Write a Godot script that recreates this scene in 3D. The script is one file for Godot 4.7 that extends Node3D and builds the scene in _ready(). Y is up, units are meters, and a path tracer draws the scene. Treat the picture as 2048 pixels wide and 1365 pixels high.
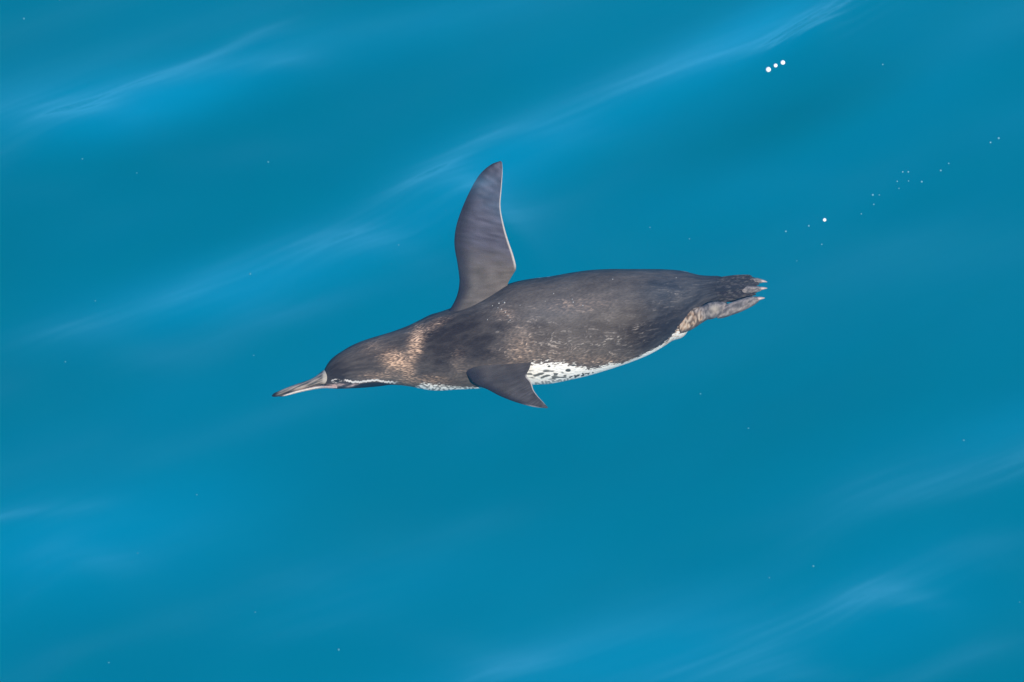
extends Node3D
# A penguin swimming just under the surface of a clear blue-green sea, seen obliquely from above.

const S := 0.0005            # metres in one measured unit of the bird (it is half a metre long)
const ELEV := 40.0           # how steeply the camera looks down
const DIST := 9.0
const SWIM_DEPTH := 0.22     # depth of the bird's middle below the calm surface
const DEEP := 20.0             # where the clear upper water gives way to the milky deep
const DORSAL := 65.0         # the roll of the bird: where its back faces, in degrees round the body

var rough_noise := FastNoiseLite.new()
var fine_noise := FastNoiseLite.new()
var soft_noise := FastNoiseLite.new()
var view_up: Vector3
var view_back: Vector3
var ridges := []

func _ready():
	var e := deg_to_rad(ELEV)
	view_back = Vector3(0, sin(e), cos(e))
	view_up = Vector3(0, cos(e), -sin(e))
	var middle := Vector3(0, -SWIM_DEPTH, 0)

	# ---- camera, sky, sun, exposure
	var cam := Camera3D.new()
	cam.name = "camera"
	cam.fov = rad_to_deg(2.0 * atan(682.5 * S / DIST))
	cam.near = 0.1
	cam.far = 2000.0
	cam.transform = Transform3D(Basis(Vector3.RIGHT, view_up, view_back), middle + view_back * DIST)
	add_child(cam)
	cam.current = true

	var sky_look := ProceduralSkyMaterial.new()
	sky_look.sky_top_color = Color(0.04, 0.21, 0.58).linear_to_srgb()
	sky_look.sky_horizon_color = Color(0.25, 0.80, 1.40).linear_to_srgb()
	sky_look.sky_curve = 0.28
	sky_look.sky_energy_multiplier = 1.0
	sky_look.ground_bottom_color = Color(0.02, 0.10, 0.18).linear_to_srgb()
	sky_look.ground_horizon_color = Color(0.10, 0.30, 0.50).linear_to_srgb()
	var env := Environment.new()
	env.background_mode = Environment.BG_SKY
	env.sky = Sky.new()
	env.sky.sky_material = sky_look
	env.tonemap_mode = Environment.TONE_MAPPER_LINEAR
	env.tonemap_exposure = 1.0
	env.sdfgi_enabled = true
	env.ssao_enabled = true
	env.ssil_enabled = true
	var we := WorldEnvironment.new()
	we.name = "world_environment"
	we.environment = env
	add_child(we)

	var sun := DirectionalLight3D.new()
	sun.name = "sun"
	sun.light_energy = 1.6
	sun.light_angular_distance = 0.5
	sun.light_color = Color(1.0, 0.94, 0.85)
	sun.shadow_enabled = true
	var to_sun := Vector3(0.28, 0.57, 0.77).normalized()
	sun.transform = Transform3D(Basis.looking_at(-to_sun, Vector3.UP), Vector3(0, 20, 0))
	add_child(sun)

	rough_noise.seed = 11
	rough_noise.frequency = 1.0
	rough_noise.fractal_octaves = 3
	rough_noise.noise_type = FastNoiseLite.TYPE_SIMPLEX_SMOOTH
	fine_noise.seed = 23
	fine_noise.frequency = 1.0
	fine_noise.fractal_type = FastNoiseLite.FRACTAL_NONE
	fine_noise.noise_type = FastNoiseLite.TYPE_SIMPLEX_SMOOTH
	soft_noise.seed = 37
	soft_noise.frequency = 1.0
	soft_noise.fractal_octaves = 2
	soft_noise.noise_type = FastNoiseLite.TYPE_SIMPLEX_SMOOTH

	build_deep_water()
	build_surface()
	build_penguin(middle)
	build_bubbles_and_glints()
	build_specks()


# ------------------------------------------------------------------ helpers

func lin(r: float, g: float, b: float) -> Color:
	return Color(r, g, b).linear_to_srgb()

func tag(o: Node, label: String, category: String, group := "") -> void:
	o.set_meta("label", label)
	o.set_meta("category", category)
	if group:
		o.set_meta("group", group)

func part(called: String, mesh: Mesh, m: Material, parent: Node) -> MeshInstance3D:
	var o := MeshInstance3D.new()
	o.name = called
	o.mesh = mesh
	if m:
		o.material_override = m
	parent.add_child(o, true)
	return o

# a smooth curve through the points (xs, ys), read at x
func curve(xs: PackedFloat32Array, ys: PackedFloat32Array, x: float) -> float:
	var n := xs.size()
	if x <= xs[0]:
		return ys[0]
	if x >= xs[n - 1]:
		return ys[n - 1]
	var k := 0
	while xs[k + 1] < x:
		k += 1
	var w := xs[k + 1] - xs[k]
	var t := (x - xs[k]) / w
	var s := (ys[k + 1] - ys[k]) / w
	var m0 := s
	var m1 := s
	if k > 0:
		var sp := (ys[k] - ys[k - 1]) / (xs[k] - xs[k - 1])
		m0 = 0.5 * (s + sp)
	if k < n - 2:
		var sn := (ys[k + 2] - ys[k + 1]) / (xs[k + 2] - xs[k + 1])
		m1 = 0.5 * (s + sn)
	var t2 := t * t
	var t3 := t2 * t
	return (2 * t3 - 3 * t2 + 1) * ys[k] + (t3 - 2 * t2 + t) * w * m0 + (3 * t2 - 2 * t3) * ys[k + 1] + (t3 - t2) * w * m1

# a measured place on the bird: along, across (downwards), towards the back
func q(x: float, y: float, z: float) -> Vector3:
	return Vector3((x - 1024.0) * S, (682.5 - y) * S, z * S)

# a closed skin over rings of equally many points (the last repeats the first)
func skin(into: ArrayMesh, rings: Array, m: Material, colors := [], with_uv := false) -> void:
	var rows := rings.size()
	var n: int = rings[0].size()
	var pos := PackedVector3Array()
	var nor := PackedVector3Array()
	var uv := PackedVector2Array()
	var col := PackedColorArray()
	var outward := 0.0
	for i in rows:
		var ring: PackedVector3Array = rings[i]
		var before: PackedVector3Array = rings[max(i - 1, 0)]
		var after: PackedVector3Array = rings[min(i + 1, rows - 1)]
		var mid := Vector3.ZERO
		for j in n - 1:
			mid += ring[j]
		mid /= n - 1
		for j in n:
			var jb := j - 1 if j > 0 else n - 2
			var ja := j + 1 if j < n - 1 else 1
			var nn := (after[j] - before[j]).cross(ring[ja] - ring[jb])
			if nn.length() < 1e-14:
				nn = Vector3.ZERO
			else:
				nn = nn.normalized()
			outward += nn.dot(ring[j] - mid)
			pos.append(ring[j])
			nor.append(nn)
			uv.append(Vector2(float(i) / (rows - 1), float(j) / (n - 1)))
			if colors:
				col.append(colors[i][j])
	var flip := -1.0 if outward < 0.0 else 1.0
	for k in nor.size():
		nor[k] *= flip
	for j in n:   # the ends, where a ring has shrunk to a point
		if nor[j] == Vector3.ZERO:
			nor[j] = (pos[0] - pos[n]).normalized()
		var l := (rows - 1) * n + j
		if nor[l] == Vector3.ZERO:
			nor[l] = (pos[l] - pos[l - n]).normalized()
	for k in nor.size():
		if nor[k].length_squared() < 0.5:
			nor[k] = Vector3.BACK
	var idx := PackedInt32Array()
	for i in rows - 1:
		for j in n - 1:
			var a := i * n + j
			for t in [[a, a + n, a + 1], [a + 1, a + n, a + n + 1]]:
				var c := (pos[t[1]] - pos[t[0]]).cross(pos[t[2]] - pos[t[0]])
				if c.length_squared() < 1e-24:
					continue
				if c.dot(nor[t[0]] + nor[t[1]] + nor[t[2]]) > 0.0:
					idx.append_array([t[0], t[2], t[1]])
				else:
					idx.append_array([t[0], t[1], t[2]])
	var arr := []
	arr.resize(Mesh.ARRAY_MAX)
	arr[Mesh.ARRAY_VERTEX] = pos
	arr[Mesh.ARRAY_NORMAL] = nor
	if with_uv:
		arr[Mesh.ARRAY_TEX_UV] = uv
	if colors:
		arr[Mesh.ARRAY_COLOR] = col
	arr[Mesh.ARRAY_INDEX] = idx
	into.add_surface_from_arrays(Mesh.PRIMITIVE_TRIANGLES, arr)
	into.surface_set_material(into.get_surface_count() - 1, m)

# a tapered tube with rounded ends: places are [x, y, z, half height, half depth] along it
func tube(places: Array, along: int, around: int, paint: Callable) -> Array:
	var at := PackedFloat32Array()
	var ch := []
	for k in 5:
		ch.append(PackedFloat32Array())
	for k in places.size():
		at.append(float(k))
		for c in 5:
			ch[c].append(places[k][c])
	var rings := []
	var colors := []
	for i in along + 1:
		var f := float(i) / along
		var s := f * (places.size() - 1)
		var p := Vector3(curve(at, ch[0], s), curve(at, ch[1], s), curve(at, ch[2], s))
		var s2: float = min(s + 0.05, places.size() - 1.0)
		var s1: float = max(s - 0.05, 0.0)
		var dir := Vector2(curve(at, ch[0], s2) - curve(at, ch[0], s1), curve(at, ch[1], s2) - curve(at, ch[1], s1)).normalized()
		var side := Vector2(dir.y, -dir.x)
		var hh := curve(at, ch[3], s)
		var hd := curve(at, ch[4], s)
		var shut := 1.0
		if i == 0 or i == along:
			shut = 0.0
		var ring := PackedVector3Array()
		var cs := []
		for j in around + 1:
			var a := TAU * j / around
			var o := side * (cos(a) * hh * shut)
			ring.append(q(p.x + o.x, p.y + o.y, p.z + sin(a) * hd * shut))
			cs.append(paint.call(f, a))
		rings.append(ring)
		colors.append(cs)
	return [rings, colors]

func bump(x: float, y: float, cx: float, cy: float, rx: float, ry: float, turn := 0.0) -> float:
	var dx := x - cx
	var dy := y - cy
	if turn != 0.0:
		var c := cos(turn)
		var s := sin(turn)
		var t := dx * c + dy * s
		dy = -dx * s + dy * c
		dx = t
	var d := dx * dx / (rx * rx) + dy * dy / (ry * ry)
	return exp(-d) if d < 6.0 else 0.0


# ------------------------------------------------------------------ the sea

func build_deep_water() -> void:
	# the blue-green body of the sea, far below the clear upper layer
	var m := StandardMaterial3D.new()
	m.roughness = 1.0
	m.metallic_specular = 0.0
	m.specular_mode = BaseMaterial3D.SPECULAR_DISABLED
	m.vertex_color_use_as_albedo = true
	# bands of wave-focused light painted into the water colour: where, slant, half length, half width, how much
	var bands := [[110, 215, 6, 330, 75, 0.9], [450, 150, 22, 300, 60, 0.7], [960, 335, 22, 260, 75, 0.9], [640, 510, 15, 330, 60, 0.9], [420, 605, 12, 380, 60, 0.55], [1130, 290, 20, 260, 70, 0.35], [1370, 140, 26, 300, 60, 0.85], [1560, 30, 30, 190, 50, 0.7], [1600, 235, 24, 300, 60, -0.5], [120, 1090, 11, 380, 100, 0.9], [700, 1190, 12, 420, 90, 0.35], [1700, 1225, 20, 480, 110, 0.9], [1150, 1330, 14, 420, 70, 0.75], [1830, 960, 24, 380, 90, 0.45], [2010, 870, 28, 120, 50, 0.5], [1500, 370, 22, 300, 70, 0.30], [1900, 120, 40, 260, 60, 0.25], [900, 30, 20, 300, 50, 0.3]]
	var light_bands := []
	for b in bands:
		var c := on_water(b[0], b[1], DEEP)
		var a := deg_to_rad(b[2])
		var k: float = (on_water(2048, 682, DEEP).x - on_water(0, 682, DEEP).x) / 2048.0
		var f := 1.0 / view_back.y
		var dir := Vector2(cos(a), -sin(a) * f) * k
		light_bands.append([c.x, c.z, dir.normalized(), dir.length() * b[3], k * f * b[4] * cos(a), b[5]])
	var xs := axis(-5.2, 5.2, 0.13, 1500.0)
	var mid := on_water(1024, 682, DEEP).z
	var zs := axis(mid - 6.6, mid + 6.6, 0.13, 1500.0)
	var pos := PackedVector3Array()
	var nor := PackedVector3Array()
	var col := PackedColorArray()
	var idx := PackedInt32Array()
	var nx := xs.size()
	for i in zs.size():
		for j in nx:
			pos.append(Vector3(xs[j], 0, zs[i]))
			nor.append(Vector3.UP)
			var light_and_milk := 0.0
			for b in light_bands:
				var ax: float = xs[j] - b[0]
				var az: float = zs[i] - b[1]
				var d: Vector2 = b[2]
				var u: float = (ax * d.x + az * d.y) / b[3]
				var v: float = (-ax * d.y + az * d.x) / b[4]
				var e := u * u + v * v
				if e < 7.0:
					light_and_milk += b[5] * exp(-e)
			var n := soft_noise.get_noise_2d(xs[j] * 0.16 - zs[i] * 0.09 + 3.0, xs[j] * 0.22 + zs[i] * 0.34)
			light_and_milk = minf(light_and_milk, 1.2) * (0.85 + 0.75 * soft_noise.get_noise_2d(xs[j] * 0.30 + 60.0, zs[i] * 0.22)) + 0.26 * n + 0.18 * rough_noise.get_noise_2d(xs[j] * 0.42 - zs[i] * 0.22, xs[j] * 0.55 + zs[i] * 0.85)
			col.append(Color(0.0, 0.195 * (1.0 + 0.31 * light_and_milk), 0.275 * (1.0 + 0.40 * light_and_milk)))  # light bands painted in, over random turbidity
			if i < zs.size() - 1 and j < nx - 1:
				var k := i * nx + j
				idx.append_array([k, k + 1, k + nx, k + 1, k + nx + 1, k + nx])
	var arr := []
	arr.resize(Mesh.ARRAY_MAX)
	arr[Mesh.ARRAY_VERTEX] = pos
	arr[Mesh.ARRAY_NORMAL] = nor
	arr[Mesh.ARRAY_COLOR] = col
	arr[Mesh.ARRAY_INDEX] = idx
	var p := ArrayMesh.new()
	p.add_surface_from_arrays(Mesh.PRIMITIVE_TRIANGLES, arr)
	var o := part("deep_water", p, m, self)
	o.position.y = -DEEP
	o.set_meta("kind", "structure")
	o.set_meta("label", "deep blue-green body of the open sea below the penguin")

# a place on the calm surface from measured units
func on_water(px: float, py: float, depth := 0.0) -> Vector3:
	var eye := Vector3(0, -SWIM_DEPTH, 0) + view_back * DIST
	var ray := Vector3.RIGHT * ((px - 1024.0) * S) + view_up * ((682.5 - py) * S) - view_back * DIST
	return eye + ray * ((-depth - eye.y) / ray.y)

# the same, on the rippled surface
func on_waves(px: float, py: float) -> Vector3:
	var p := on_water(px, py)
	for i in 4:
		p = on_water(px, py, -water_height(p.x, p.z, 1.0))
	return p

func ridge(px: float, py: float, slant: float, half_long: float, wide: float, steep: float, front := 1.6) -> void:
	# a low wave: its far face lies at (px, py), its crest a little nearer, and its near face falls off the slower the larger front is
	var a := deg_to_rad(slant)
	var kx := 0.000481
	var kz := 0.000748
	var dir := Vector2(cos(a) * kx, -sin(a) * kz)
	var l := half_long * dir.length()
	dir = dir.normalized()
	var across := Vector2(-dir.y, dir.x)
	if across.y < 0:
		across = -across
	var w := wide * kz * absf(across.y) * 1.3
	var c := on_water(px, py)
	ridges.append([c.x, c.z, dir.x, dir.y, l, w, 1.2 + front, steep * w / 0.75])

func water_height(x: float, z: float, detail: float) -> float:
	var dx := 0.85
	var dz := -0.527
	var u := x * dx + z * dz
	var v := -x * dz + z * dx
	var h := 0.010 * soft_noise.get_noise_2d(u * 1.1, v * 3.4)
	h += 0.02 * soft_noise.get_noise_2d(u * 0.35 + 40.0, v * 0.9 + 7.0)
	if detail <= 0.0:
		return h
	h += detail * 0.0034 * fine_noise.get_noise_2d(u * 2.0 + 15.0, v * 8.0 + 3.0)
	var lively := 0.25
	# the low waves wander and break up along their crests
	var wx := x + 0.030 * fine_noise.get_noise_2d(x * 3.2 + 11.0, z * 3.2)
	var wz := z + 0.034 * fine_noise.get_noise_2d(x * 2.6, z * 3.6 + 31.0)
	var broken := 1.0 + 0.45 * fine_noise.get_noise_2d(u * 6.0 + 5.0, v * 9.0)
	for r in ridges:
		var ax: float = wx - r[0]
		var az: float = wz - r[1]
		var a: float = (ax * r[2] + az * r[3]) / r[4]
		if a * a > 5.0:
			continue
		var b: float = -ax * r[3] + az * r[2]
		b /= r[5]
		if b < -2.6 or b > 0.5 + 2.5 * r[6]:
			continue
		var g := 0.5 * (1.0 + tanh(1.5 * b)) * exp(-a * a)
		if b > 0.5:
			var fall: float = (b - 0.5) / r[6]
			g *= exp(-fall * fall)
		h += r[7] * g * broken
		lively += exp(-a * a - b * b) * r[7] * 60.0
	h += detail * minf(lively, 1.3) * (0.00026 * fine_noise.get_noise_2d(u * 5.0, v * 42.0) + 0.00010 * fine_noise.get_noise_2d(u * 11.0 + 50.0, v * 95.0))
	# capillary ripples running ahead of the sharp crest at the upper right
	var c := on_water(1650, 78)
	var rx := x - c.x
	var rz := z - c.z
	var ca := rx * 0.72 + rz * -0.69
	var cb := rx * 0.69 + rz * 0.72
	var cg := exp(-ca * ca / 0.0045 - cb * cb / 0.0007)
	if cg > 0.01:
		h += 0.00055 * cg * sin(cb * 520.0 + ca * 30.0)
	return h

func axis(lo: float, hi: float, step: float, reach: float) -> PackedFloat32Array:
	var inner := PackedFloat32Array()
	var n := int((hi - lo) / step)
	for i in n + 1:
		inner.append(lo + (hi - lo) * i / n)
	var up := PackedFloat32Array()
	var d := step
	var at := hi
	while at < reach:
		d *= 1.18
		at += d
		up.append(at)
	var down := PackedFloat32Array()
	d = step
	at = lo
	while at > -reach:
		d *= 1.18
		at -= d
		down.append(at)
	down.reverse()
	down.append_array(inner)
	down.append_array(up)
	return down

func build_surface() -> void:
	ridge(455, 116, 24, 100, 30, 0.20, 4.0)
	ridge(330, 190, 20, 400, 70, 0.14)
	ridge(110, 215, 6, 280, 70, 0.10)
	ridge(850, 366, 28, 150, 50, 0.24, 5.0)
	ridge(940, 308, 12, 90, 22, 0.06, 4.0)
	ridge(790, 458, 11, 190, 34, 0.23, 5.0)
	ridge(640, 505, 18, 230, 38, 0.11)
	ridge(520, 590, 17, 320, 80, 0.10)
	ridge(965, 430, 6, 70, 80, 0.13, 2.5)
	ridge(1640, 36, 31, 140, 44, 0.32, -0.5)
	ridge(1470, 138, 27, 320, 70, 0.15, -0.4)
	ridge(1120, 300, 20, 280, 70, 0.12)
	ridge(2010, 872, 30, 110, 48, 0.30, 3.0)
	ridge(1725, 1197, 22, 130, 36, 0.17, 4.0)
	ridge(1885, 1195, 23, 150, 38, 0.20, 4.0)
	ridge(1480, 1300, 20, 120, 36, 0.18, 4.0)
	ridge(1720, 1260, 19, 440, 90, 0.12)
	ridge(70, 1042, 10, 120, 40, 0.18, 4.0)
	ridge(120, 1100, 12, 300, 90, 0.12)
	ridge(1830, 970, 25, 320, 80, 0.14)
	ridge(720, 1190, 12, 420, 80, 0.10)
	ridge(1080, 1330, 14, 300, 50, 0.16)
	ridge(1250, 1000, 24, 260, 80, -0.10)
	ridge(420, 430, 14, 300, 50, -0.12)
	ridge(1560, 290, 25, 280, 60, -0.12)
	ridge(820, 860, 14, 300, 80, -0.10)
	ridge(150, 640, 12, 240, 60, 0.12)

	var xs := axis(-0.58, 0.58, 0.0034, 700.0)
	var zs := axis(-0.32, 0.86, 0.0030, 700.0)
	var nx := xs.size()
	var nz := zs.size()
	var pos := PackedVector3Array()
	pos.resize(nx * nz)
	for i in nz:
		var dz := zs[min(i + 1, nz - 1)] - zs[max(i - 1, 0)]
		for j in nx:
			var dx := xs[min(j + 1, nx - 1)] - xs[max(j - 1, 0)]
			var coarse := maxf(dx, dz) * 0.5
			var h := 0.0
			if coarse < 0.15:
				h = water_height(xs[j], zs[i], 1.0 if coarse < 0.02 else 0.0) * clampf(1.3 - coarse * 8.0, 0.0, 1.0)
			pos[i * nx + j] = Vector3(xs[j], h, zs[i])
	var nor := PackedVector3Array()
	nor.resize(nx * nz)
	var idx := PackedInt32Array()
	idx.resize((nx - 1) * (nz - 1) * 6)
	var at := 0
	for i in nz:
		for j in nx:
			var a := pos[i * nx + max(j - 1, 0)]
			var b := pos[i * nx + min(j + 1, nx - 1)]
			var c := pos[max(i - 1, 0) * nx + j]
			var d := pos[min(i + 1, nz - 1) * nx + j]
			nor[i * nx + j] = (d - c).cross(b - a).normalized()
			if i < nz - 1 and j < nx - 1:
				var k := i * nx + j
				idx[at] = k
				idx[at + 1] = k + 1
				idx[at + 2] = k + nx
				idx[at + 3] = k + 1
				idx[at + 4] = k + nx + 1
				idx[at + 5] = k + nx
				at += 6
	var arr := []
	arr.resize(Mesh.ARRAY_MAX)
	arr[Mesh.ARRAY_VERTEX] = pos
	arr[Mesh.ARRAY_NORMAL] = nor
	arr[Mesh.ARRAY_INDEX] = idx
	var mesh := ArrayMesh.new()
	mesh.add_surface_from_arrays(Mesh.PRIMITIVE_TRIANGLES, arr)
	var m := StandardMaterial3D.new()
	m.transparency = BaseMaterial3D.TRANSPARENCY_ALPHA
	m.albedo_color = Color(0.9, 0.97, 1.0, 0.0)
	m.roughness = 0.12
	m.metallic_specular = 0.44
	var o := part("water", mesh, m, self)
	o.set_meta("kind", "structure")
	o.set_meta("label", "clear rippling sea surface with soft reflections of the sky")


# ------------------------------------------------------------------ the bird

var body_x := PackedFloat32Array([645, 648, 653, 660, 670, 685, 700, 720, 740, 760, 780, 800, 820, 840, 860, 880, 900, 940, 980, 1020, 1060, 1100, 1140, 1180, 1220, 1260, 1300, 1330, 1345, 1368, 1385, 1400, 1420, 1440, 1455, 1466])
var body_top := PackedFloat32Array([752, 741, 731, 721, 712, 702, 693, 684, 677, 671, 665, 658, 650, 640, 630, 624, 617, 602, 585, 567, 558, 553, 546, 540.5, 538.5, 538.5, 538.5, 539, 540, 542.5, 547, 550.5, 552, 553, 560, 578])
var body_bottom := PackedFloat32Array([764, 771, 774.5, 777, 778, 778, 777.5, 776.5, 775, 773, 770.5, 771, 773.5, 777.5, 781, 782, 780.5, 778.5, 777, 774.5, 770.5, 768, 760.5, 751, 739, 725.5, 709, 692, 682, 673, 650, 632, 618, 608, 600, 582])
var white_x := PackedFloat32Array([640, 800, 835, 850, 880, 940, 1000, 1040, 1055, 1069, 1119, 1150, 1186, 1205, 1222, 1245, 1263, 1293, 1330, 1350, 1362, 1380, 1400, 1470])
var white_y := PackedFloat32Array([800, 790, 772, 768, 771, 775, 770, 745, 733, 727.5, 727, 731, 738.5, 733, 728, 727, 720, 706, 685, 664, 650, 636, 640, 650])

func smooth(a: float, b: float, x: float) -> float:
	return smoothstep(a, b, x)

var _h := 0.0   # the relief left by the last call of plumage()

var tones := PackedVector3Array()   # plumage tones (dark, scaly, warm) with wave light and shade painted in, over the side of the bird that the photograph shows

func tone_at(x: float, y: float) -> Vector3:  # dark and warm patches paint the shade and sunlight focused by waves
	var k := 0.0
	var f := 0.0
	var warm := 0.0
	k -= 0.90 * bump(x, y, 955, 690, 62, 44)
	f -= 0.25 * bump(x, y, 950, 690, 66, 46)
	k -= 0.68 * bump(x, y, 875, 715, 40, 50)
	k -= 0.55 * bump(x, y, 900, 655, 70, 25, -0.3)
	k -= 0.45 * bump(x, y, 730, 735, 70, 28, -0.25)
	k -= 0.75 * bump(x, y, 672, 745, 26, 30)
	k -= 0.35 * bump(x, y, 790, 690, 40, 14, -0.4)
	k -= 0.85 * bump(x, y, 1330, 640, 74, 58, -0.5)
	k -= 0.35 * bump(x, y, 1275, 685, 60, 36, -0.4)
	k -= 0.75 * bump(x, y, 1450, 580, 70, 40)
	k -= 0.30 * bump(x, y, 1000, 650, 30, 14)
	k += 0.20 * bump(x, y, 1130, 620, 130, 34, -0.2)
	k += 0.14 * bump(x, y, 770, 672, 70, 10, -0.35)
	f += 1.05 * bump(x, y, 1070, 690, 66, 44, 0.2)
	f += 0.85 * bump(x, y, 1160, 700, 100, 30)
	f += 0.45 * bump(x, y, 1240, 670, 70, 30, -0.3)
	f += 0.35 * bump(x, y, 1155, 615, 50, 18)
	f += 0.35 * bump(x, y, 1350, 590, 40, 24, -0.5)
	f += 0.40 * bump(x, y, 910, 715, 30, 20)
	f += 0.55 * bump(x, y, 1010, 630, 26, 16)
	f += 0.55 * bump(x, y, 850, 655, 36, 12, -0.5)
	f += 0.40 * bump(x, y, 747, 690, 20, 12, -0.4)
	f += 0.55 * bump(x, y, 765, 752, 40, 9, -0.1)
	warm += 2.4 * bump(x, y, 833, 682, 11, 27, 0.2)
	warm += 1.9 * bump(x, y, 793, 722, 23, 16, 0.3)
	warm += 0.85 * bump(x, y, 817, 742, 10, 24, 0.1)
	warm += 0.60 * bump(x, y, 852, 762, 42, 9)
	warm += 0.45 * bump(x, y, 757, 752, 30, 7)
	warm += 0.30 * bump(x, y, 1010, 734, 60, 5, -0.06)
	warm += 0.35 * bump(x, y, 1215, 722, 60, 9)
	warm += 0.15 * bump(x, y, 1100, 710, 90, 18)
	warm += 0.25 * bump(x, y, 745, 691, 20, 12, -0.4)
	k += 0.22 * bump(x, y, 1035, 690, 22, 40, 0.1)
	k -= 0.25 * bump(x, y, 1075, 655, 30, 12)
	k += 0.18 * bump(x, y, 918, 722, 16, 26)
	k -= 0.35 * bump(x, y, 1190, 655, 60, 14, -0.15)
	k += 0.25 * bump(x, y, 1060, 590, 60, 10, -0.25)
	k -= 0.30 * bump(x, y, 1290, 570, 70, 10)
	k += 0.25 * bump(x, y, 1350, 600, 40, 12, -0.4)
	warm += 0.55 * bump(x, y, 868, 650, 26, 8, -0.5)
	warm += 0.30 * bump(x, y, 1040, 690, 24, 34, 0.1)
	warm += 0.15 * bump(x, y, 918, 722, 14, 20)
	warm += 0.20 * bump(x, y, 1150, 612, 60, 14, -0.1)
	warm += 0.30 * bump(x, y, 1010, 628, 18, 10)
	return Vector3(k, f, warm)

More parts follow.
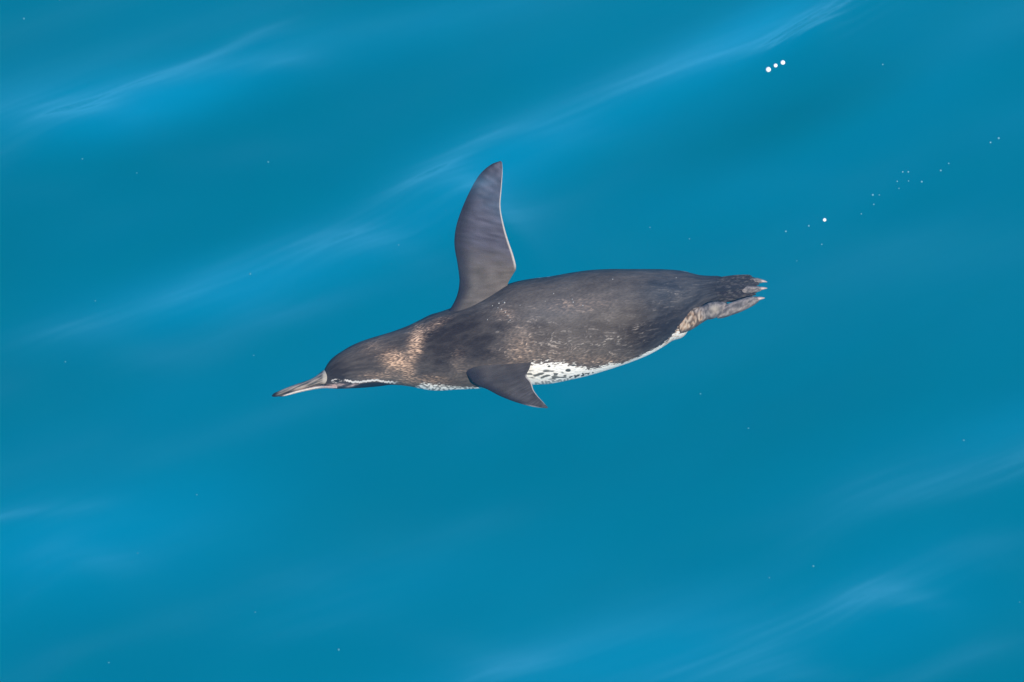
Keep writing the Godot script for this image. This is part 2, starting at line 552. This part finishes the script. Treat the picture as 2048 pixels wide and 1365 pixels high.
func plumage(x: float, th: float, cy: float, h: float, bound: float) -> Color:
	var y := cy - h * cos(th)
	var deg := rad_to_deg(th)
	var seen := sin(th) > -0.1
	var arc := th * 105.0
	var n1 := rough_noise.get_noise_2d(x * 0.011, arc * 0.02)
	var n3 := fine_noise.get_noise_2d(x * 0.03 + 20.0, arc * 0.055)
	var n2 := fine_noise.get_noise_2d(x * 0.10, arc * 0.22)
	# overlapping body feathers: rows round the body, each feather a short scale with a paler tip
	var wob := 4.5 * fine_noise.get_noise_2d(x * 0.022 + 9.0, arc * 0.03) + 2.4 * n3 + 1.3 * n2
	var ra := (arc + wob * 1.4 + 0.10 * x) / 4.6
	var row := floorf(ra)
	var fr := ra - row
	var hash := fposmod(sin(row * 12.9898) * 43758.5, 1.0)
	var cx := (x + wob * 3.0) / 16.0 + hash
	var cell := floorf(cx)
	var fx := cx - cell
	var pick := fposmod(sin(row * 78.233 + cell * 37.719) * 15731.7, 1.0)
	var ridge_line := 1.0 - absf(fr * 2.0 - 1.0)
	var scale := ridge_line * smoothstep(0.0, 0.55, fx) * (1.0 - smoothstep(0.8, 1.0, fx))
	scale *= pick * (0.75 + 0.5 * n3)

	var dark := Color(0.030, 0.025, 0.026)
	var grey := Color(0.112, 0.096, 0.087)
	var k := 0.84 + 0.30 * n1 + 0.16 * n3
	var f := 0.07   # how much the feather tips show
	var warm := 0.0
	if seen:
		var gx := clampf((x - 645.0) / 4.0, 0.0, 204.9)
		var gy := clampf((y - 535.0) / 3.0, 0.0, 83.9)
		var ix := int(gx)
		var iy := int(gy)
		var tx := gx - ix
		var ty := gy - iy
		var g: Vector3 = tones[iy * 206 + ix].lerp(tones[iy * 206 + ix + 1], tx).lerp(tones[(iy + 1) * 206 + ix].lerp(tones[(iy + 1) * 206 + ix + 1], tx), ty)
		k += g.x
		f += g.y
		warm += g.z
	k = clampf(k, 0.0, 1.15)
	var c := dark.lerp(grey, k)
	if x > 1260.0:   # bluish shade painted into the black rump
		c = c.lerp(Color(c.r * 0.80, c.g * 0.98, c.b * 1.22), smoothstep(1260.0, 1330.0, x) * clampf(1.2 - k, 0.0, 1.0))
	c = c * (1.0 + 0.16 * n2)
	_h = 0.15 + (0.14 + 0.5 * clampf(f + warm * 0.5, 0.0, 1.0)) * scale + 0.12 * (n2 * 0.5 + 0.5) + 0.15 * n3
	var tip := scale * scale * 2.2
	c = c.lerp(Color(0.34, 0.295, 0.265), clampf(f * tip, 0.0, 0.85))
	c = c.lerp(Color(0.17, 0.115, 0.085), clampf(warm * 0.55, 0.0, 0.8))  # warm patches carry wave-focused sunlight in the feather colour
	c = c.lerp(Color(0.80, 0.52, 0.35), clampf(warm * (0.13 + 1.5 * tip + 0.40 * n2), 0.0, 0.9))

	# white underparts, with a ragged edge and black blotches
	var away := absf(wrapf(deg - DORSAL, -180.0, 180.0)) - (bound - DORSAL)
	var ragged := 5.0 * fine_noise.get_noise_2d(x * 0.07, arc * 0.15) + 3.0 * fine_noise.get_noise_2d(x * 0.21, arc * 0.5)
	var w := smoothstep(-1.5, 1.5, away + ragged)
	if w > 0.0 and x > 800.0:
		var white := Color(0.94, 0.88, 0.81) * (0.93 + 0.10 * n2)
		var blot := 0.0
		if seen:
			var m := fine_noise.get_noise_2d(x * 0.12 + 4.0, y * 0.2)
			blot = maxf(blot, 0.92 * smoothstep(0.28, 0.62, bump(x, y, 1092, 750, 44, 9, 0.05) * (0.62 + 1.3 * fine_noise.get_noise_2d(x * 0.05 + 2.0, y * 0.13) + 0.25 * n2)))
			blot = maxf(blot, smoothstep(0.35, 0.6, bump(x, y, 1160, 751, 28, 3.4, -0.22) * (0.7 + 1.2 * m)))
			blot = maxf(blot, smoothstep(0.5, 0.6, bump(x, y, 1136, 741, 7, 4)))
			blot = maxf(blot, smoothstep(0.5, 0.6, bump(x, y, 1098, 733, 4, 2.4)))
			blot = maxf(blot, smoothstep(0.5, 0.6, bump(x, y, 1146, 731, 7, 2.4)))
			blot = maxf(blot, 0.6 * smoothstep(0.30, 0.6, bump(x, y, 1100, 765, 60, 4, -0.1) * (0.8 + 1.2 * m)))
			if x < 950.0:
				blot = maxf(blot, 0.75 * smoothstep(-0.05, 0.5, m + 0.1))
			if x > 1325.0:
				white = white.lerp(Color(0.46, 0.27, 0.16) if m > -0.15 else Color(0.20, 0.14, 0.10), clampf(0.55 + 1.8 * n2 + 0.4 * m - 0.9 * bump(x, y, 1362, 668, 26, 8, -0.4), 0.0, 1.0))
		c = c.lerp(white, w)
		c = c.lerp(Color(0.085, 0.09, 0.085), blot * w)
		_h = lerpf(_h, 0.35 + 0.2 * n2, w)

	# the face: bare skin and a thin white line from the eye round the cheek
	if x < 830.0 and seen:
		var line := 762.5 + 1.8 * sin(x * 0.09) + 0.012 * (x - 700.0)
		var jag := 1.6 * fine_noise.get_noise_2d(x * 0.16, 3.0)
		var d := absf(y - line - jag)
		var on := (1.0 - smoothstep(1.3, 2.5, d)) * smoothstep(686.0, 694.0, x) * (1.0 - smoothstep(782.0, 800.0, x))
		var ring := absf(Vector2((x - 673.5) / 8.6, (y - 762.2) / 3.3).length() - 1.0)
		on = maxf(on, (1.0 - smoothstep(0.12, 0.42, ring)) * (0.8 if x < 674.0 else 0.30) * clampf(0.6 + 1.2 * fine_noise.get_noise_2d(x * 0.2, y * 0.3), 0.0, 1.0))
		var throat := smoothstep(line + 2.5, line + 4.5, y) * (1.0 - smoothstep(780.0, 795.0, x)) * smoothstep(655.0, 690.0, x)
		c = c.lerp(Color(0.020, 0.024, 0.032), throat)
		var pink := maxf(bump(x, y, 672, 771, 16, 2.6, -0.1), 0.7 * bump(x, y, 704, 771.5, 12, 2.4, -0.3))
		c = c.lerp(Color(0.56, 0.40, 0.37), clampf(pink * (1.0 + n2), 0.0, 1.0))
		c = c.lerp(Color(0.74, 0.68, 0.64), on * 0.9)
	c.a = 1.0
	return c

func body_material() -> StandardMaterial3D:
	var w := 1120
	var hgt := 720
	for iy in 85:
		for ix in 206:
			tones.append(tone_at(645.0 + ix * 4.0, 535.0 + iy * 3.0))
	var color_bytes := PackedByteArray()
	color_bytes.resize(w * hgt * 3)
	var relief := PackedByteArray()
	relief.resize(w * hgt)
	for i in w:
		var x := lerpf(645.0, 1466.0, (i + 0.5) / w)
		var top := curve(body_x, body_top, x)
		var bot := curve(body_x, body_bottom, x)
		var cy := 0.5 * (top + bot)
		var h := 0.5 * (bot - top)
		var bound := rad_to_deg(acos(clampf((cy - curve(white_x, white_y, x)) / h, -1.0, 1.0)))
		for j in hgt:
			var th := -PI / 2 + TAU * (j + 0.5) / hgt
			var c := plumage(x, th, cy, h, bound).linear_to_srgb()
			var at := j * w + i
			color_bytes[at * 3] = int(clampf(c.r, 0, 1) * 255.0)
			color_bytes[at * 3 + 1] = int(clampf(c.g, 0, 1) * 255.0)
			color_bytes[at * 3 + 2] = int(clampf(c.b, 0, 1) * 255.0)
			relief[at] = int(clampf(_h, 0, 1) * 255.0)
	var m := StandardMaterial3D.new()
	m.resource_name = "plumage"
	m.albedo_texture = ImageTexture.create_from_image(Image.create_from_data(w, hgt, false, Image.FORMAT_RGB8, color_bytes))
	m.texture_repeat = false
	m.roughness = 0.45
	m.metallic_specular = 0.16
	m.heightmap_enabled = true
	m.heightmap_texture = ImageTexture.create_from_image(Image.create_from_data(w, hgt, false, Image.FORMAT_L8, relief))
	m.heightmap_scale = 0.12
	return m

func skin_material(rough: float, relief: float, grain: float) -> StandardMaterial3D:
	var m := StandardMaterial3D.new()
	m.vertex_color_use_as_albedo = true
	m.roughness = rough
	m.metallic_specular = 0.18
	var n := FastNoiseLite.new()
	n.seed = 5
	n.frequency = 0.06
	n.fractal_octaves = 3
	var t := NoiseTexture2D.new()
	t.noise = n
	t.width = 256
	t.height = 256
	t.seamless = true
	m.heightmap_enabled = true
	m.heightmap_texture = t
	m.heightmap_scale = relief
	m.uv1_triplanar = true
	m.uv1_scale = Vector3.ONE * grain
	return m

func body_rings() -> Array:
	var rings := []
	var rows := 220
	var around := 112
	for i in rows + 1:
		var x := lerpf(645.0, 1466.0, float(i) / rows)
		var top := curve(body_x, body_top, x)
		var bot := curve(body_x, body_bottom, x)
		var cy := 0.5 * (top + bot)
		var h := 0.5 * (bot - top)
		var d := h * lerpf(0.80, 0.76, smoothstep(700.0, 1000.0, x))
		d = minf(d, lerpf(200.0, 30.0, smoothstep(1360.0, 1466.0, x)))
		var ring := PackedVector3Array()
		for j in around + 1:
			var th := -PI / 2 + TAU * j / around
			var r := 1.0
			# shoulders where the flippers join, a shallow hollow along the back between them
			var f := 0.035 * bump(x, rad_to_deg(th), 985, 25, 80, 30) + 0.03 * bump(x, rad_to_deg(th), 970, 130, 90, 28)
			r += f * absf(sin(th)) - 0.02 * bump(x, rad_to_deg(th), 900, 80, 80, 30)
			if i == 0 or i == rows:
				r = 0.0
			ring.append(q(x, cy - h * cos(th) * (r if r == 0.0 else 1.0), d * sin(th) * r))
		rings.append(ring)
	return rings

# a flipper: leading and trailing edges are points [x, y, z]; thickness in the same units
func flipper(into: ArrayMesh, lead: Array, trail: Array, thick: Array, m: Material, rim_from: float, rim_to: float, pale_tip: bool) -> void:
	var rows := 72
	var across := 22
	var ks := PackedFloat32Array()
	for i in lead.size():
		ks.append(float(i))
	var lc := []
	var tc := []
	for c in 3:
		var a := PackedFloat32Array()
		var b := PackedFloat32Array()
		for i in lead.size():
			a.append(lead[i][c])
			b.append(trail[i][c])
		lc.append(a)
		tc.append(b)
	var th := PackedFloat32Array(thick)
	var rings := []
	var colors := []
	for i in rows + 1:
		var f := float(i) / rows
		var s := f * (lead.size() - 1)
		var l := Vector3(curve(ks, lc[0], s), curve(ks, lc[1], s), curve(ks, lc[2], s))
		var t := Vector3(curve(ks, tc[0], s), curve(ks, tc[1], s), curve(ks, tc[2], s))
		var tk := curve(ks, th, s)
		var chord := t - l
		# nearly square to the chord, towards the back of the bird
		var out := Vector3(chord.y, -chord.x, 0.0).cross(chord).normalized() if chord.length() > 0.01 else Vector3.BACK
		if out.z < 0.0:
			out = -out
		var ring := PackedVector3Array()
		var cs := []
		for j in across * 2 + 1:
			var up := j <= across
			var a := float(j) / across if up else float(across * 2 - j) / across
			var p := 0.5 - 0.5 * cos(PI * a)
			var prof := 2.9 * sqrt(p) * (1.0 - p) * 0.9 + 0.12 * sqrt(maxf(p * (1.0 - p), 0.0))
			var at := l + chord * p + out * (prof * tk * (1.0 if up else -1.0))
			ring.append(q(at.x, at.y, at.z))
			var n := fine_noise.get_noise_2d(p * 3.0 + 8.0, f * 22.0)
			var n2 := rough_noise.get_noise_2d(at.x * 0.03, at.y * 0.05)
			var c := Color(0.150, 0.130, 0.118).lerp(Color(0.100, 0.096, 0.124), smoothstep(0.36, 0.58, f + 0.06 * n2)) * (1.0 + 0.14 * n + 0.25 * n2)  # bluer outer part: sky reflection painted into the colour
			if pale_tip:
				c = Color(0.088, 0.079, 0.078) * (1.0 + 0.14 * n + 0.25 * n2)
			c = c * (1.0 + 0.34 * fine_noise.get_noise_2d(p * 0.9 + 30.0, f * 34.0) * smoothstep(0.4, 0.6, f))  # ripple reflections painted as bands towards the tip
			c = c.lerp(Color(0.030, 0.031, 0.044), (1.0 - smoothstep(0.06, 0.34, p)) * 0.85)  # shade of the rounded leading edge, painted dark
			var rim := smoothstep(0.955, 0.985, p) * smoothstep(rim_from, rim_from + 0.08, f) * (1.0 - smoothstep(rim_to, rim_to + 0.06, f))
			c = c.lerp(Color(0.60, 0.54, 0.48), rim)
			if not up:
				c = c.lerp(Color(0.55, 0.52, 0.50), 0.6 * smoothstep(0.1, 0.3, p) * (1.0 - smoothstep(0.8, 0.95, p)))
			if pale_tip:
				c = c.lerp(Color(0.52, 0.42, 0.40), bump(f, p, 0.86, 0.0, 0.08, 0.12))
			c.a = 1.0
			cs.append(c)
		rings.append(ring)
		colors.append(cs)
	skin(into, rings, m, colors)

func build_penguin(middle: Vector3) -> void:
	var bird := Node3D.new()
	bird.name = "penguin"
	add_child(bird)
	bird.transform = Transform3D(Basis(Vector3.RIGHT, view_up, view_back), middle)
	tag(bird, "grey-black penguin with a white flank swimming just under the sea surface", "penguin")

	var plum := body_material()
	var wing_m := skin_material(0.6, 0.10, 60.0)
	var mesh := ArrayMesh.new()
	skin(mesh, body_rings(), plum, [], true)
	# the far flipper, stretched out across the swimming line
	flipper(mesh,
		[[880, 648, 8], [893, 629, 16], [906, 609, 18], [915, 588, 16], [919, 562, 13], [915, 528, 10], [909, 492, 8], [911, 460, 6], [920, 428, 5], [936, 390, 4], [958, 351, 3], [981, 330, 2], [1001, 322, 1]],
		[[1000, 645, 20], [1008, 620, 24], [1012, 592, 22], [1016, 567, 16], [1026, 549, 12], [1032, 536, 10], [1027, 512, 8], [1017, 483, 6], [1008, 452, 5], [1001, 415, 4], [1003, 378, 3], [1005, 345, 2], [1004, 325, 1]],
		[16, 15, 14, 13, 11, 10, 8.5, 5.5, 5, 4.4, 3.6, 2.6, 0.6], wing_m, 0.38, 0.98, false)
	# the near flipper, pointing down and back towards the viewer, strongly foreshortened
	flipper(mesh,
		[[915, 705, 40], [922, 728, 45], [935, 751, 52], [950, 768, 62], [975, 779, 78], [1000, 792, 93], [1028, 803, 109], [1052, 810, 122], [1072, 814, 133], [1093, 816, 142]],
		[[1068, 690, 46], [1066, 708, 54], [1063, 722, 64], [1059, 737, 76], [1053, 751, 88], [1062, 764, 99], [1067, 780, 111], [1076, 793, 123], [1086, 804, 134], [1096, 815, 142]],
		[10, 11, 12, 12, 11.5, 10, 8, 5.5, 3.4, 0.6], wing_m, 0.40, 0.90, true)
	part("body", mesh, null, bird)

	build_bill(bird)
	build_eye(bird)
	build_tail(bird)
	build_feet(bird)

func build_bill(bird: Node) -> void:
	var m := skin_material(0.42, 0.05, 90.0)
	var xs := PackedFloat32Array([543, 547, 553, 562, 575, 590, 605, 620, 632, 641, 648, 660])
	var top := PackedFloat32Array([791.5, 787.5, 784.5, 780.5, 775, 769.5, 764.5, 759, 752, 745, 740, 738])
	var gape := PackedFloat32Array([793.5, 794.2, 794, 792.5, 787.5, 782.5, 778.5, 775, 772.5, 771, 770.5, 770])
	var deep := PackedFloat32Array([0.6, 2.6, 4.4, 6.0, 7.6, 9.2, 11.0, 13.0, 15.0, 16.5, 18.0, 18.0])
	var lx := PackedFloat32Array([556, 562, 575, 590, 605, 620, 636, 650, 662, 676])
	var ltop := PackedFloat32Array([792.5, 791.5, 787, 782, 778, 774.5, 771.5, 771, 771, 772])
	var lbot := PackedFloat32Array([793.2, 793.8, 791.5, 787.6, 784, 781, 778.2, 777.2, 777.6, 777.5])
	for half in 2:
		var rings := []
		var colors := []
		var rows := 64
		var around := 36
		for i in rows + 1:
			var f := float(i) / rows
			var x := lerpf(543.0, 660.0, f) if half == 0 else lerpf(556.0, 676.0, f)
			var a := curve(xs, top, x) if half == 0 else curve(lx, ltop, x)
			var b := curve(xs, gape, x) if half == 0 else curve(lx, lbot, x)
			var d := curve(xs, deep, x) * (1.0 if half == 0 else 0.93)
			var cy := 0.5 * (a + b)
			var h := 0.5 * (b - a)
			var ring := PackedVector3Array()
			var cs := []
			for j in around + 1:
				var t := TAU * j / around
				var shut := 0.0 if i == 0 or i == rows else 1.0
				var y := cy - h * cos(t) * shut
				ring.append(q(x, y, d * sin(t) * shut))
				var n := fine_noise.get_noise_2d(x * 0.022, y * 0.20 + x * 0.085)
				var n2 := fine_noise.get_noise_2d(x * 0.15 + 70.0, y * 0.5)
				var c: Color
				if half == 0:
					c = Color(0.16, 0.138, 0.122).lerp(Color(0.40, 0.335, 0.285), clampf(0.5 + 1.3 * n, 0.0, 1.0))
					c = c.lerp(Color(0.06, 0.075, 0.08), clampf(smoothstep(0.25, 0.6, -n + 0.25 * n2), 0.0, 0.8))
					c = c.lerp(Color(0.030, 0.032, 0.038), 0.9 * bump(x, y, 574, 786, 16, 4.5, -0.25))
					c = c.lerp(Color(0.020, 0.022, 0.028), 1.0 - smoothstep(548.0, 562.0, x))
					c = c.lerp(Color(0.50, 0.45, 0.38), 0.75 * smoothstep(643.0, 648.0, x))
					c = c.lerp(Color(0.03, 0.032, 0.036), 0.8 * bump(x, y, 642, 770, 24, 2.2))
				else:
					c = Color(0.80, 0.66, 0.56) * (1.0 + 0.18 * n2)
					c = c.lerp(Color(0.55, 0.37, 0.34), smoothstep(632.0, 650.0, x) * 0.8)
					c = c.lerp(Color(0.05, 0.05, 0.055), 1.0 - smoothstep(562.0, 572.0, x))
				c.a = 1.0
				cs.append(c)
			rings.append(ring)
			colors.append(cs)
		var mesh := ArrayMesh.new()
		skin(mesh, rings, m, colors)
		part("upper_bill" if half == 0 else "lower_bill", mesh, null, bird)

func build_eye(bird: Node) -> void:
	var m := StandardMaterial3D.new()
	m.albedo_color = lin(0.018, 0.016, 0.016)
	m.roughness = 0.12
	var s := SphereMesh.new()
	s.radius = 2.8 * S
	s.height = 5.6 * S
	s.radial_segments = 20
	s.rings = 10
	var o := part("eye", s, m, bird)
	o.position = q(676, 761.8, 24.0)

func build_tail(bird: Node) -> void:
	var m := skin_material(0.6, 0.05, 120.0)
	var rng := RandomNumberGenerator.new()
	rng.seed = 71
	var n := 13
	for i in n:
		var f := float(i) / (n - 1)
		var y0 := lerpf(563, 598, f)
		var y1 := lerpf(553.5, 592, f) + rng.randf_range(-1.2, 1.2)
		var x1 := 1510.0 + 10.0 * sin(f * PI) + rng.randf_range(-5.0, 4.0) - (6.0 if i == 0 else 0.0)
		var lift := 13.0 * sin(f * PI) + rng.randf_range(0.0, 4.0)
		var tone := rng.randf_range(0.8, 1.2)
		var places := [[1408, lerpf(568, 600, f), lift - 2.0, 5.0, 2.5], [1440, lerpf(560, 600, f), lift + 9.0, 5.2, 2.2], [1470, lerpf(555.5, 599, f), lift + 5.0, 5.0, 1.8], [1494, lerpf(553.5, 596, f), lift, 4.0, 1.4], [x1 - 6.0, y1, lift - 2.0, 2.8, 1.0], [x1, y1 + 0.3, lift - 3.0, 0.6, 0.4]]
		var paint := func(t: float, a: float) -> Color:
			var e := smoothstep(0.55, 0.98, absf(cos(a)))
			var c := Color(0.032, 0.031, 0.038) * tone
			var g := fine_noise.get_noise_2d(t * 9.0 + i * 7.0, cos(a) * 1.6)
			c = c.lerp(Color(0.24, 0.22, 0.21), 0.36 * maxf(e * smoothstep(-0.2, 0.4, g), smoothstep(0.35, 0.6, fine_noise.get_noise_2d(t * 14.0 + i * 3.0, cos(a) * 3.0))))
			c.a = 1.0
			return c
		var r := tube(places, 34, 14, paint)
		var mesh := ArrayMesh.new()
		skin(mesh, r[0], m, r[1])
		part("tail_feather", mesh, null, bird)

func foot_paint(t: float, a: float, seed_at: float, dark_low: float) -> Color:
	var n := fine_noise.get_noise_2d(t * 5.0 + seed_at, a * 1.4)
	var n2 := fine_noise.get_noise_2d(t * 22.0 + seed_at, a * 5.0)
	var c := Color(0.17, 0.155, 0.155).lerp(Color(0.36, 0.31, 0.285), clampf(0.5 + 1.2 * n, 0.0, 1.0))
	c = c * (1.0 + 0.38 * n2)
	if seed_at == 1.0:   # tan down where the leg leaves the belly
		c = c.lerp(Color(0.56, 0.36, 0.23) * (1.0 + 0.5 * n2), (1.0 - smoothstep(0.38, 0.75, t + 0.15 * n)) * 0.85)
		var streak := fine_noise.get_noise_2d(t * 7.0, a * 7.0 + t * 9.0)
		c = c.lerp(Color(0.80, 0.66, 0.52) if streak > 0.0 else Color(0.11, 0.085, 0.07), clampf(absf(streak) * 2.2 - 0.25, 0.0, 0.9) * (1.0 - smoothstep(0.5, 0.85, t)))
	if seed_at == 6.0:   # the knob of the heel is palest
		c = c.lerp(Color(0.52, 0.45, 0.36), 0.8 * bump(t, cos(a), 0.48, 0.1, 0.14, 0.5))
	if seed_at == 1.0 or seed_at == 6.0:   # shade in the joint creases, painted dark
		c = c.lerp(Color(0.05, 0.047, 0.05), 0.85 * smoothstep(0.90, 0.97, t))
	c = c.lerp(Color(0.05, 0.055, 0.07), dark_low * smoothstep(-0.55, -0.9, cos(a)))  # shade on the underside, painted dark
	c.a = 1.0
	return c

func build_feet(bird: Node) -> void:
	var m := skin_material(0.5, 0.10, 110.0)
	var horn := StandardMaterial3D.new()
	horn.albedo_color = lin(0.46, 0.34, 0.31)
	horn.roughness = 0.35
	# the near foot trails below the tail: ankle, then the sole folded back with one claw showing
	var near_foot := ArrayMesh.new()
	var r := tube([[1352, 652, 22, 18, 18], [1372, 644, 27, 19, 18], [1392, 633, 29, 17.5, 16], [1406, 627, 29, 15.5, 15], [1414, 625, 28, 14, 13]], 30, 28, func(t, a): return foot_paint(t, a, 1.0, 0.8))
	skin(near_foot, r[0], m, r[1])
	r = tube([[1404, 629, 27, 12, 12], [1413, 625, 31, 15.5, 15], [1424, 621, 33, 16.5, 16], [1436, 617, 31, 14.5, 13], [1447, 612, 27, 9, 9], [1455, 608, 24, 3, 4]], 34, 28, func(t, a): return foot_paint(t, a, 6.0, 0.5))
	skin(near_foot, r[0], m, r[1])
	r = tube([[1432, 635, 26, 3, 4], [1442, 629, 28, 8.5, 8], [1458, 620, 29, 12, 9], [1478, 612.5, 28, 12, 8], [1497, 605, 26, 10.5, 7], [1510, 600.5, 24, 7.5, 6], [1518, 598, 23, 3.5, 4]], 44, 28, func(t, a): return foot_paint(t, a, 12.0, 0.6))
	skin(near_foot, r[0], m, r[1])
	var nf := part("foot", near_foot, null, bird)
	claw(nf, horn, [[1512, 599, 24, 3.5, 3.5], [1518, 597.5, 25, 3.4, 3.2], [1524, 596.8, 25, 2.2, 2.2], [1530, 596.4, 24, 0.5, 0.5]])
	# the far foot lies under the tail, its toes reaching past the feathers
	var far_foot := ArrayMesh.new()
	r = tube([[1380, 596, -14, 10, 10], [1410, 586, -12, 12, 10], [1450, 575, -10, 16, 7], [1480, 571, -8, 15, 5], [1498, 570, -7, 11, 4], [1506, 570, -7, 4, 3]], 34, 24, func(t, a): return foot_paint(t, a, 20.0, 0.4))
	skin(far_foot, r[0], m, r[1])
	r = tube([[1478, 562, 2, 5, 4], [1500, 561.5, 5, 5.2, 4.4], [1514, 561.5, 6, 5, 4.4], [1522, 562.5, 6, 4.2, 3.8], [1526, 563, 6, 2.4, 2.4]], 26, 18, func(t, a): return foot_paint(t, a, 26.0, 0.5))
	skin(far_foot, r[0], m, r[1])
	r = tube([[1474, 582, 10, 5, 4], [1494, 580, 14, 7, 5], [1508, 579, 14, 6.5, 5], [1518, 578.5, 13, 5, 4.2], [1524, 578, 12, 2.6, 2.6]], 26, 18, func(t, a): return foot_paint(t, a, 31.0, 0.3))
	skin(far_foot, r[0], m, r[1])
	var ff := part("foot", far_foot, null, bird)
	claw(ff, horn, [[1519, 562.5, 6, 3, 3], [1525, 562.5, 7, 2.8, 2.8], [1530, 563.3, 7, 1.9, 1.9], [1535, 564.5, 6, 0.5, 0.5]])
	claw(ff, horn, [[1517, 578, 12, 3.2, 3.2], [1524, 577.2, 13, 3.0, 3.0], [1530, 576.8, 13, 1.9, 1.9], [1535, 577, 12, 0.5, 0.5]])

func claw(foot: Node, m: Material, places: Array) -> void:
	var r := tube(places, 16, 14, func(_t, _a): return Color.WHITE)
	var mesh := ArrayMesh.new()
	skin(mesh, r[0], m)
	part("claw", mesh, null, foot)


# ------------------------------------------------------------------ bubbles, glint beads and drifting specks

func build_bubbles_and_glints() -> void:
	var white_bead := StandardMaterial3D.new()
	white_bead.albedo_color = lin(0.90, 0.87, 0.82)
	white_bead.roughness = 0.15
	var faint := StandardMaterial3D.new()
	faint.albedo_color = lin(0.14, 0.38, 0.46)
	faint.roughness = 0.2
	var wet := StandardMaterial3D.new()
	wet.albedo_color = lin(0.46, 0.44, 0.42)
	wet.roughness = 0.2
	var s := SphereMesh.new()
	s.radius = 1.0
	s.height = 2.0
	s.radial_segments = 18
	s.rings = 9
	var crest_glints := [[1537, 139, 7.0, "lowest"], [1551.5, 131, 5.4, "middle"], [1566, 125, 6.2, "uppermost"]]  # white beads added in place of sun glints on the crest
	for b in crest_glints:
		bubble(s, white_bead, on_waves(b[0], b[1]), b[2] * 0.76, "%s of three white beads standing in for sun glints in a row on the wave crest" % b[3], "beads standing in for sun glints on the wave crest")
	bubble(s, white_bead, on_waves(1649.5, 440), 3.6, "single large bright white bubble at the lower end of the bubble trail", "")
	var trail := [[1572, 463, 1.8], [1618, 452, 1.7], [1723, 428, 1.3], [1748, 409, 1.4], [1746, 390, 2.1], [1759, 390, 1.2], [1795, 363, 1.5], [1798.5, 377, 1.1], [1806, 344, 1.5], [1817, 344, 1.8], [1817.6, 362, 1.2], [1844, 363.6, 1.9], [1882, 341, 1.9], [1898, 327, 1.5], [1981.6, 285, 1.9], [1998, 276.5, 2.1], [1766, 129, 1.4], [1644, 489, 1.3], [1379, 478, 1.0]]
	for b in trail:
		bubble(s, faint, on_water(b[0], b[1], 0.012), b[2], "tiny pale air bubble in the scattered trail behind the penguin", "tiny bubbles trailing behind the penguin")

	# pale beads added in place of sun glints on the wet back
	var back_glints := [[998, 607, 1.6], [1009, 606, 1.9], [1003, 619, 1.4], [1011, 625, 1.6], [1016, 632, 1.3], [996, 616, 1.1], [1020, 641, 1.2], [975, 640, 1.1], [985, 612, 1.2], [944, 596, 1.3], [949, 591, 1.1], [938, 603, 1.2], [1146, 605, 1.5], [1144, 599, 1.2], [1165, 612, 1.3], [1107, 588, 1.2], [1225, 559, 1.2], [1090, 603, 1.0], [1040, 611, 0.9], [1352, 556, 1.0]]
	var bird: Node3D = get_node("penguin")
	for b in back_glints:
		var top := curve(body_x, body_top, b[0])
		var bot := curve(body_x, body_bottom, b[0])
		var h := 0.5 * (bot - top)
		var up: float = clampf((0.5 * (top + bot) - b[1]) / h, -0.98, 0.98)
		var z := h * 0.77 * sqrt(1.0 - up * up) + 1.0
		bubble(s, wet, bird.transform * q(b[0], b[1], z), b[2] * 0.85, "tiny bead standing in for a sun glint on the wet feathers of the penguin's back", "beads standing in for sun glints on the penguin's back")

func bubble(s: Mesh, m: Material, at: Vector3, r: float, label: String, group: String) -> void:
	var o := part("bubble_or_glint", s, m, self)
	o.position = at
	o.scale = Vector3.ONE * r * S
	o.rotation.y = at.x * 40.0
	tag(o, label, "bubble", group)

func build_specks() -> void:
	var m := StandardMaterial3D.new()
	m.albedo_color = lin(0.05, 0.28, 0.36)
	m.roughness = 0.7
	var s := SphereMesh.new()
	s.radius = 1.0
	s.height = 2.0
	s.radial_segments = 10
	s.rings = 5
	var rng := RandomNumberGenerator.new()
	rng.seed = 9
	var spots := [[47, 37, 2.4], [164, 318, 1.8], [273, 346, 1.3], [536, 324, 2.0], [500, 548, 2.0], [797, 490, 1.6], [190, 602, 1.4], [507, 711, 1.5], [130, 724, 1.6], [393, 990, 1.6], [677, 1300, 2.2], [217, 1326, 1.8], [1401, 788, 1.7], [1497, 857, 1.7], [1928, 881, 2.1], [1627, 1133, 2.2], [2040, 1205, 1.5], [1539, 1156, 1.4], [1300, 455, 1.4], [1594, 522, 1.3], [510, 1225, 1.4], [275, 1107, 1.3]]
	for b in spots:
		var o := part("plankton_speck", s, m, self)
		o.position = on_water(b[0], b[1], rng.randf_range(0.03, 0.22))
		o.scale = Vector3(1.0, rng.randf_range(0.6, 1.0), rng.randf_range(0.6, 1.4)) * b[2] * S
		tag(o, "tiny pale speck drifting alone in the clear blue water", "speck", "pale specks drifting in the water")
